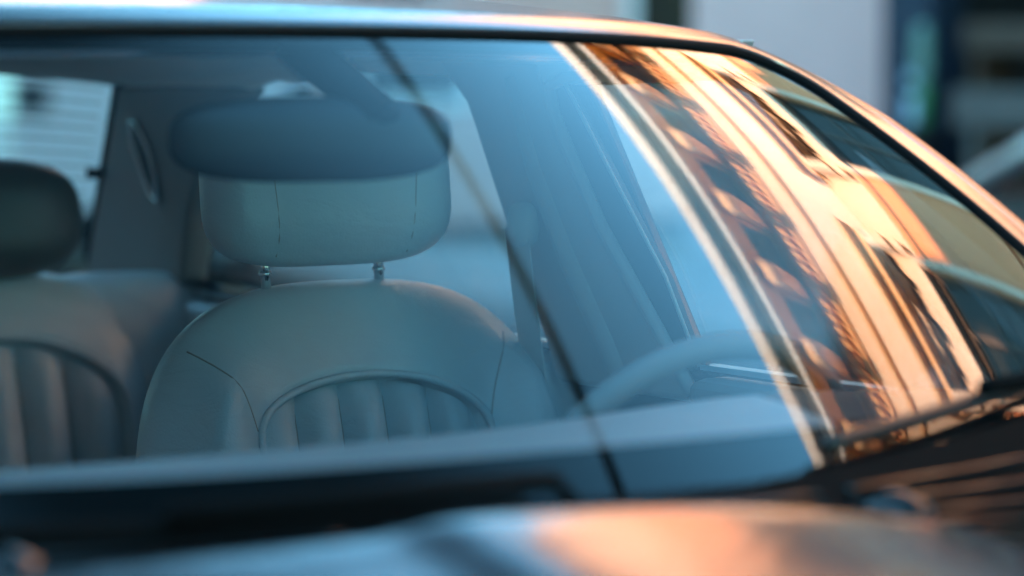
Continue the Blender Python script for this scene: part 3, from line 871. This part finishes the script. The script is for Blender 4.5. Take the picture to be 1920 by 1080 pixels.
for s in (1, -1):
    # centre pillar trim
    side_poly('centre_pillar_trim', [(.16, 1.325), (-.056, 1.315), (-.072, 1.231), (-.114, 1.140), (-.194, 1.023), (-.24, .955), (.02, .955), (.027, 1.0), (.067, 1.132), (.098, 1.245), (.105, 1.268)], 'trim_light', s, -0.010, 0.012, 0.008)
    tube('pillar_pad', [(s * (SX(z) + .002), y, z) for y, z in [(.005, 1.300), (-.012, 1.20), (-.050, 1.10), (-.095, 1.01), (-.118, .955)]], [.016, .019, .021, .021, .021], 'trim_light', cp, 16)
    tube('window_edge', [(s * (SX(z) - .001), y, z) for y, z in [(-.090, 1.292), (-.152, 1.19), (-.216, 1.088), (-.250, .995)]], .0022, 'trim_light', cp, 8)
    # front door frame upright, with its seal
    side_poly('door_frame', [(-.060, 1.312), (-.088, 1.292), (-.216, 1.088), (-.252, 0.99), (-.214, 0.99), (-.122, 1.14), (-.078, 1.231)], 'trim_dark', s, -0.002, 0.010, 0.003)
    tube('door_seal', [(s * (SX(z) - 0.006), y, z) for y, z in [(-.20, 1.300), (-.10, 1.298), (-.068, 1.288), (-.066, 1.262), (-.078, 1.231), (-.120, 1.14), (-.200, 1.023), (-.235, .965)]], 0.0075, 'trim_light', cp, 8)
    # rail above the side windows
    side_poly('roof_rail_trim', [(-.42, 1.335), (-.38, 1.296), (-.149, 1.2895), (-.058, 1.2915), (.08, 1.2955), (.128, 1.298), (.306, 1.302), (.43, 1.300), (.52, 1.291), (.56, 1.294), (.645, 1.280), (.80, 1.20), (1.04, 1.275), (.96, 1.318), (.5, 1.338), (0, 1.342)], 'headliner', s, -0.008, 0.012, 0.004)
    # rear quarter trim
    side_poly('rear_quarter_trim', [(.63, 1.285), (.74, 1.215), (.80, 1.172), (.855, 1.112), (.925, 1.004), (.935, .93), (1.28, .93), (1.225, 1.03), (1.00, 1.285)], 'trim', s, -0.014, 0.03, 0.010)
    lamp = tube('courtesy_lamp', [(s * (SX(z) - 0.018), y, z) for y, z in [(.955, 1.235), (.93, 1.20), (.925, 1.16), (.935, 1.125), (.95, 1.135), (.965, 1.165), (.975, 1.205), (.97, 1.235)]], 0.0035, 'chrome', cp, 8, closed=True)
    side_poly('lens', [(.953, 1.230), (.932, 1.198), (.928, 1.16), (.937, 1.130), (.95, 1.14), (.962, 1.168), (.971, 1.205), (.966, 1.230)], 'trim_dark', s, -0.0155, -0.012, 0.0, lamp)
    side_poly('front_pillar_trim', [(-.84, .99), (-.74, .985), (-.395, 1.290), (-.395, 1.308), (-.425, 1.300), (-.62, 1.160)], 'trim_dark', s, 0.0, 0.03, 0.006)
    # door cards below the windows
    side_poly('front_door_card', [(-.96, .42), (-.96, .93), (-.80, .965), (-.60, .985), (-.25, .985), (-.245, .42)], 'trim', s, -0.03, 0.04, 0.02)
    side_poly('rear_door_card', [(.035, .42), (.035, .985), (.5, .985), (.92, .99), (.93, .42)], 'leather', s, -0.03, 0.04, 0.02)
    side_poly('sill_trim', [(-.95, .937), (-.80, .972), (-.60, .992), (-.255, .992), (-.255, .998), (-.60, .999), (-.80, .980), (-.95, .947)], 'chrome', s, -0.004, 0.016, 0.0)
    side_poly('sill_trim', [(.030, .992), (.93, .997), (.93, 1.005), (.030, 1.000)], 'chrome', s, -0.004, 0.016, 0.0)
    side_poly('centre_pillar_outer', [(.09, 1.31), (-.10, 1.31), (-.235, .99), (.025, .99)], 'gloss_black', s, 0.018, 0.030, 0.002)
    # glass
    mesh('front_side_window', [(s * (SX(z) + .012), y, z) for y, z in [(-.78, .985), (-.245, .985), (-.085, 1.295), (-.42, 1.30)]], [(0, 1, 2, 3)], 'side_glass', cp, smooth=False)
    mesh('rear_side_window', [(s * (SX(z) + .0135), y, z) for y, z in [(.03, .99), (.935, .99), (.80, 1.18), (.64, 1.295), (.10, 1.31)]], [(0, 1, 2, 3, 4)], 'side_glass', cp, smooth=False)
    # seat belt
    g = Pillow((s * (SX(1.137) - 0.020), .012, 1.134), .030, .026, .018, E=2.0, face=-1, yaw=rad(50) if s > 0 else rad(-50)).build('belt_guide', 'belt', cp, 40, 10)
    V = []; Fc = []
    L = 26
    for i in range(L):
        t = i / (L - 1)
        y = .012 + 0.0 * t; z = 1.130 - 0.50 * t; x = s * (SX(z) - 0.030 - 0.012 * math.sin(math.pi * t))
        for w in (-.023, .023):
            V.append((x, y + w, z)); 
        for w in (.023, -.023):
            V.append((x - s * .0015, y + w, z))
    for i in range(L - 1):
        for k in range(4):
            a = i * 4 + k; b = i * 4 + (k + 1) % 4
            Fc.append((a, b, b + 4, a + 4))
    mesh('seat_belt', V, Fc, 'belt', cp, smooth=False)

# --- seats -----------------------------------------------------------------
def flutes(P, parent, ac, aw, b0, bh, n, bot, dep, mat='leather', off=0.0, lift=0.016):
    """fluted centre panel: n upright channels under an arched piping"""
    def top(a):
        q = 1 - ((a - ac) / aw) ** 2
        return b0 + bh * math.sqrt(max(q, 0.0))
    edges = lin(ac - aw, ac + aw, n + 1)
    for i in range(n):
        V = []; Fc = []
        na, nb = 13, 14
        for j in range(nb):
            for k in range(na):
                f = k / (na - 1)
                a = edges[i] + (edges[i + 1] - edges[i]) * f
                tp = top(a)
                b = bot + (tp - bot) * j / (nb - 1)
                bulge = (1 - abs(2 * f - 1) ** 2.4)
                edge = min(1.0, (tp - b) / 0.02)
                V.append(P.P(a, b, 0.002 + dep * bulge * (0.25 + 0.75 * max(0, edge) ** 0.5)))
        for j in range(nb - 1):
            for k in range(na - 1):
                Fc.append((j * na + k, j * na + k + 1, (j + 1) * na + k + 1, (j + 1) * na + k))
        mesh('flute', V, Fc, mat, parent)
        if i:
            a = edges[i]
            tube('flute_seam', [P.P(a, bot + (top(a) - .004 - bot) * q / 10, 0.0035) for q in range(11)], 0.0022, 'seam', parent, 6)
    pts = []
    for i in range(49):
        th = math.pi * (1 - i / 48)
        a = ac + aw * math.cos(th) * 1.06; b = b0 + bh * 1.09 * math.sin(th)
        pts.append(P.P(a, b, 0.0015))
    
    pts = [P.P(ac - aw * 1.06, b0 + (bot - b0) * q / 6, 0.0015) for q in range(6, 0, -1)] + pts + [P.P(ac + aw * 1.06, b0 + (bot - b0) * q / 6, 0.0015) for q in range(1, 7)]
    tube('piping', pts, 0.0042, mat, parent, 8)

def front_seat(cx):
    s = bpy.data.objects.new('front_seat', None); COL.objects.link(s); s.parent = cp
    def ex(a, b):
        bol = 0.042 * math.exp(-((abs(a) - .200) / .045) ** 2) * (1 if b < 0.17 else max(0, 1 - (b - .17) / .07))
        q = math.sqrt(((a + .012) / .142) ** 2 + (max(0, b - .112) / .066) ** 2)
        inn = -0.030 * max(0.0, min(1.0, (1.02 - q) / .10))
        return bol + inn
    B = Pillow((cx + .050, .035, .79), .264, .291, .075, E=2.9, B=.07, lean=rad(12), n=3.0, m=2.3, extra=ex, Hb=.34)
    B.build('backrest', 'leather', s, 140, 40)
    flutes(B, s, -.012, .137, .112, .062, 5, -.2, .030)
    for sg in (-1, 1):
        ln = []
        for i in range(12):
            t = .85 * i / 11
            ln.append(B.P(-.012 + sg * (.148 + .058 * t - .01 * math.sin(math.pi * t)), .125 + .11 * t, -0.0002))
        tube('seam', ln, 0.0011, 'seam', s, 6)
    # headrest
    def hx(a, b): return 0.016 * min(1, max(0, (abs(a) - .085) / .05)) - 0.004
    H = Pillow((cx + .027, .075, 1.176), .150, .083, .052, E=3.6, B=.05, lean=rad(6), n=3.4, m=2.2, extra=hx)
    H.build('headrest', 'leather', s, 120, 26)
    for sg in (-1, 1):
        tube('seam', [H.P(sg * (.093 - .012 * t), .068 - .14 * t, -0.0003) for t in lin(0, 1, 9)], 0.0010, 'seam', s, 6)
        tube('headrest_post', [(cx + .027 + sg * .071, .082, 1.06), (cx + .027 + sg * .071, .088, 1.13)], 0.0055, 'chrome', s, 14)
        lathe('post_collar', [(0.007, 0), (0.0078, 0.002), (0.007, 0.004), (0.006, 0.005)], 'chrome', s, 16, loc=(cx + .027 + sg * .071, .085, 1.084))
    C = Pillow((cx, -.28, .52), .26, .27, .09, E=3.5, lean=rad(-82), n=3, m=2.2)
    C.build('cushion', 'leather', s)
    return s
front_seat(.37)
front_seat(-.37)

rs = bpy.data.objects.new('rear_seat', None); COL.objects.link(rs); rs.parent = cp
for sx in (1, -1):
    def ex2(a, b): return 0.02 * math.exp(-((abs(a) - .19) / .05) ** 2) * (1 if b < .12 else max(0, 1 - (b - .12) / .1)) - 0.030 * max(0.0, min(1.0, (1.02 - math.sqrt(((a - sx * .015) / .171) ** 2 + (max(0, b - .09) / .105) ** 2)) / .10))
    B = Pillow((sx * .335, .90, .745), .275, .300, .085, E=3.4, B=.06, lean=rad(14), n=3.0, m=2.3, extra=ex2, Hb=.3)
    B.build('backrest', 'leather', rs, 120, 34)
    flutes(B, rs, sx * .015, .165, .09, .100, 5, -.2, .030)
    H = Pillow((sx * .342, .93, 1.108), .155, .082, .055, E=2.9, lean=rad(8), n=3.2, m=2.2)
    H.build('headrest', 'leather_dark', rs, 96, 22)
    W = Pillow((sx * .565, .94, .80), .150, .232, .085, E=4.0, B=.06, lean=rad(12), n=3.2, m=2.2, Hb=.3, yaw=sx * rad(-10))
    W.build('side_bolster', 'leather', rs, 90, 22)
boxes('bench_cushion', [(-.64, .64, .42, .86, .36, .52)], 'leather', rs, bev=0.05)
boxes('parcel_shelf', [(-.64, .64, 1.0, 1.27, .985, 1.0)], 'trim', cp, bev=0.004)

# --- rear window with heating wires
def RW(u, v):
    x = (.645 + (.588 - .645) * v) * u
    y = 1.30 + (1.075 - 1.30) * v - (0.075) * abs(u) ** 2.4
    z = 1.028 + (1.322 - 1.028) * v - 0.03 * v * abs(u) ** 3
    return Vector((x, y, z))
rw = gridm('rear_window', lin(-1, 1, 49), lin(0, 1, 21), RW, 'side_glass', cp)
for k in range(13):
    v = .12 + k * .068
    tube('heating_wire', [RW(u, v) + Vector((0, -.004, 0)) for u in lin(-.97, .97, 41)], 0.0007, 'wire', rw, 4)
for s in (-1, 1):
    boxes('terminal_tab', [(s * .600 - .012, s * .600 + .012, 1.095, 1.103, 1.152, 1.168)], 'dark', rw)
    tube('rear_seal', [RW(s, v) + Vector((s * .002, -.004, 0)) for v in lin(0, 1, 15)], 0.008, 'seal', rw, 8)

# --- mirror
mr = Pillow((.052, -.509, 1.246), .124, .037, .016, E=3.0, B=.020, face=1, n=2.6, m=2.2, yaw=rad(-17)).build('rear_view_mirror', 'mirror_grey', cp, 80, 18)
tube('mirror_stem', [(.056, -.472, 1.330), (.066, -.488, 1.314), (.088, -.516, 1.288), (.106, -.534, 1.268)], [.021, .0195, .0185, .017], 'dark', mr, 16)
lathe('stem_cap', [(.0001, -.009), (.012, -.006), (.0155, 0), (.012, .006), (.0001, .009)], 'dark', mr, 18, loc=(.108, -.5355, 1.267))

# --- dashboard
def dash_prof(x):
    hump = 0.016 * math.exp(-((x - .40) / .20) ** 2)
    e = 0.14 * (abs(x) / .7) ** 2.4
    return [(-1.03 + e * 1.3, 0.985), (-.95 + e * 1.2, 1.000), (-.86 + e, 1.002 + hump * .3), (-.78 + e * .7, 1.006 + hump * .8), (-.71 + e * .3, 1.008 + hump), (-.675, 1.006 + hump * .9), (-.650, .995 + hump * .7), (-.640, .965), (-.66, .88), (-.70, .70), (-.70, .45)]
dsh = gridm('dashboard', list(range(11)), lin(-.385, .385, 61), lambda k, x: (x, *dash_prof(x)[int(k)]), 'dash', cp)
for s in (-1, 1):
    gridm('dash_end', list(range(11)), lin(.387, .67, 21), lambda k, x: (s * x, *dash_prof(s * x)[int(k)]), 'trim_dark', dsh)

# --- steering wheel
sw = bpy.data.objects.new('steering_wheel', None); COL.objects.link(sw); sw.parent = cp
wc = Vector((.425, -.535, .886)); tl = rad(24)
wx = Vector((1, 0, 0)); wz = Vector((0, math.sin(tl) * -1, math.cos(tl)))
wn = wx.cross(wz)
tube('rim', [wc + wx * (.188 * math.cos(a)) + wz * (.188 * math.sin(a)) for a in lin(0, 2 * math.pi * 63 / 64, 64)], .0135, 'trim', sw, 14, closed=True)
for a in (0, 180, 270):
    d = wx * math.cos(rad(a)) + wz * math.sin(rad(a))
    tube('spoke', [wc + d * .05, wc + d * .12, wc + d * .183], [.02, .014, .013], 'trim_dark', sw, 10)
Pillow(wc, .07, .06, .03, E=2.5, lean=-tl, face=1).build('hub', 'trim_dark', sw, 48, 10)
tube('column', [wc + Vector((0, -.02, -.01)), wc + Vector((0, -.16, -.09))], .035, 'trim_dark', sw, 14)
boxes('floor_pan', [(-.70, .70, -1.0, 1.3, .20, .26)], 'carpet', cp)

# --- cowl, wipers, hood
def cowl_edge(u): return -0.012 + 0.055 * max(0, min(1, (u - .15) / .5)) if u > 0 else -0.012
hood_y = lambda x: -1.145 + .10 * (abs(x) / .70) ** 2.2
def hood_z(x):
    z = 1.034 - (0.25 if x > -.20 else .12) * (x + .20) ** 2
    return .93 + (z - .93 + math.sqrt((z - .93) ** 2 + .0009)) / 2
def cowl_fn(u, t):
    e = SCo(u, cowl_edge(abs(u) if u > 0 else u), .010)
    x2 = u * .74
    h = Vector((x2, hood_y(x2) + .010, hood_z(x2) - .030))
    p = e.lerp(h, t)
    p.z -= 0.020 * math.sin(math.pi * t)
    return p
cwl = gridm('cowl_panel', lin(-.98, .98, 81), lin(0, 1, 9), cowl_fn, 'plastic', cp)
for k in range(7):
    tq = .18 + k * .10
    for ua, ub in ((-.90, -.30), (-.27, .22), (.26, .58), (.60, .92)):
        tube('slat', [Vector(cowl_fn(u, tq)) + Vector((0, 0, .003)) for u in lin(ua, ub, 24)], .0035, 'gloss_black', cwl, 6)
for u in (-.62, .30):
    p = Vector(cowl_fn(u, .45))
    lathe('wiper_spindle', [(.030, -.01), (.030, .012), (.024, .020), (.010, .026), (.002, .027)], 'gloss_black', cp, 24, loc=tuple(p))
def hood_fn(x, t):
    y = hood_y(x) - 1.12 * t + .0 
    y = y + (0.10 * (abs(x) / .7) ** 2) * t
    zc = hood_z(x)
    bul = 0.008 * (1 / (1 + math.exp((abs(x) - .24) / .010)))
    z = zc - 0.012 + bul - .215 * t - .06 * t ** 3
    edge = min(1, t / .03)
    z -= 0.020 * (1 - edge) ** 2
    return (x, y, z)
gridm('hood', lin(-.742, .742, 119), [0, .004, .008, .015, .022, .03] + lin(.05, 1, 30), hood_fn, 'paint', cp)
for i, (u0, v0, u1, v1) in enumerate([(-.80, -.015, -.12, -.02), (.265, .030, .80, .115)]):
    pts = [SCo(u0 + (u1 - u0) * t, v0 + (v1 - v0) * t, .014) for t in lin(0, 1, 20)]
    w = tube('wiper', pts, .0075, 'wiper_rubber' if i else 'plastic', cp, 10, rx=.7)
    tube('wiper_arm', [SCo(u1 + .06, -.05, .012), SCo(u1 + .03, v1 * .5, .03), SCo((u0 + u1) / 2, (v0 + v1) / 2, .028)], .007, 'plastic', w, 10)

# --- lower body (outside of the picture, seen from other positions)
WB = (-1.62, 1.02)
def bs(y):
    e0 = min(1, (y + 2.42) / .8); e1 = min(1, (1.98 - y) / .7)
    e = max(0, min(e0, e1))
    return .86 * (.80 + .20 * math.sqrt(max(0, 1 - (1 - e) ** 2)))
def zbelt(y):
    if y < -1.0: return .93 - .12 * ((-1.0 - y) / 1.4) ** 1.6
    if y > 1.25: return .985 - .05 * (y - 1.25)
    return .93 + .055 * min(1, (y + 1.0) / .5)
def side_fn(s, j, y):
    zl = .24
    for wy in WB:
        d = abs(y - wy)
        if d < .36: zl = max(zl, .31 + math.sqrt(.36 ** 2 - d * d))
    zt = zbelt(y); t = j / 9
    z = zl + (zt - zl) * t
    k = (z - .24) / (zt - .24)
    w = bs(y)
    top = min(.735, w - .09)
    x = w * (1 - .05 * (1 - min(1, k / .3)) ** 2) if k < .72 else w + (top - w) * ((k - .72) / .28) ** 2.2
    return (s * x, y, z)
for s in (1, -1):
    for nm, a, b in (('front_wing', -2.42, -1.004), ('front_door', -.998, -.103), ('rear_door', -.097, .90), ('rear_wing', .906, 1.98)):
        d = gridm(nm, list(range(10)), lin(a, b, 44), lambda j, y: side_fn(s, j, y), 'paint', cp)
        if 'door' in nm:
            boxes('handle', [(s * .868 - .014, s * .868 + .014, b - .24, b - .08, .76, .785)], 'chrome', d, bev=.008)
    for yy in WB: wheel(cp, s * .765, yy, .31, .195, s)
    Pillow((s * .90, -.62, 1.00), .085, .055, .05, E=3, face=-1).build('door_mirror', 'paint', cp, 48, 12)
    tube('mirror_foot', [(s * .74, -.60, .965), (s * .83, -.61, .985)], .018, 'plastic', cp, 10)
    Pillow((s * .56, -2.33, .70), .15, .07, .05, E=2.6, face=-1).build('headlight', 'lamp', cp, 48, 10)
    boxes('tail_lamp', [(s * .58 - .13, s * .58 + .13, 1.975, 2.03, .70, .86)], 'red_lens', cp, bev=.02)
    # scuttle filler between wing and pillar
    mesh('side_sill_panel', [(s * .735, -.25, .968), (s * .735, 1.25, .975), (s * .655, 1.25, 1.03), (s * .67, -.25, .99)], [(0, 1, 2, 3)], 'paint', cp, smooth=False)
gridm('front_bumper', lin(-1, 1, 15), lin(0, 1, 9), lambda u, t: (u * .69, -2.42 - .10 * (1 - u * u) + .06 * t * t, .24 + .54 * t), 'paint', cp)
gr = boxes('grille', [(-.30, .30, -2.56, -2.50, .50, .68)], 'dark', cp, bev=.02)
for k in range(6):
    boxes('slat', [(-.29, .29, -2.57, -2.561, .515 + k * .026, .525 + k * .026)], 'chrome', gr)
gridm('boot_lid', lin(-1, 1, 21), lin(0, 1, 15), lambda u, t: (u * (.70 - .03 * t), 1.29 + .72 * t, 1.02 - .07 * t - .05 * t ** 4 - .03 * u * u), 'paint', cp)
gridm('rear_bumper', lin(-1, 1, 15), lin(0, 1, 9), lambda u, t: (u * .69, 1.98 + .06 * (1 - u * u) + .02 * t, .24 + .64 * t), 'paint', cp)
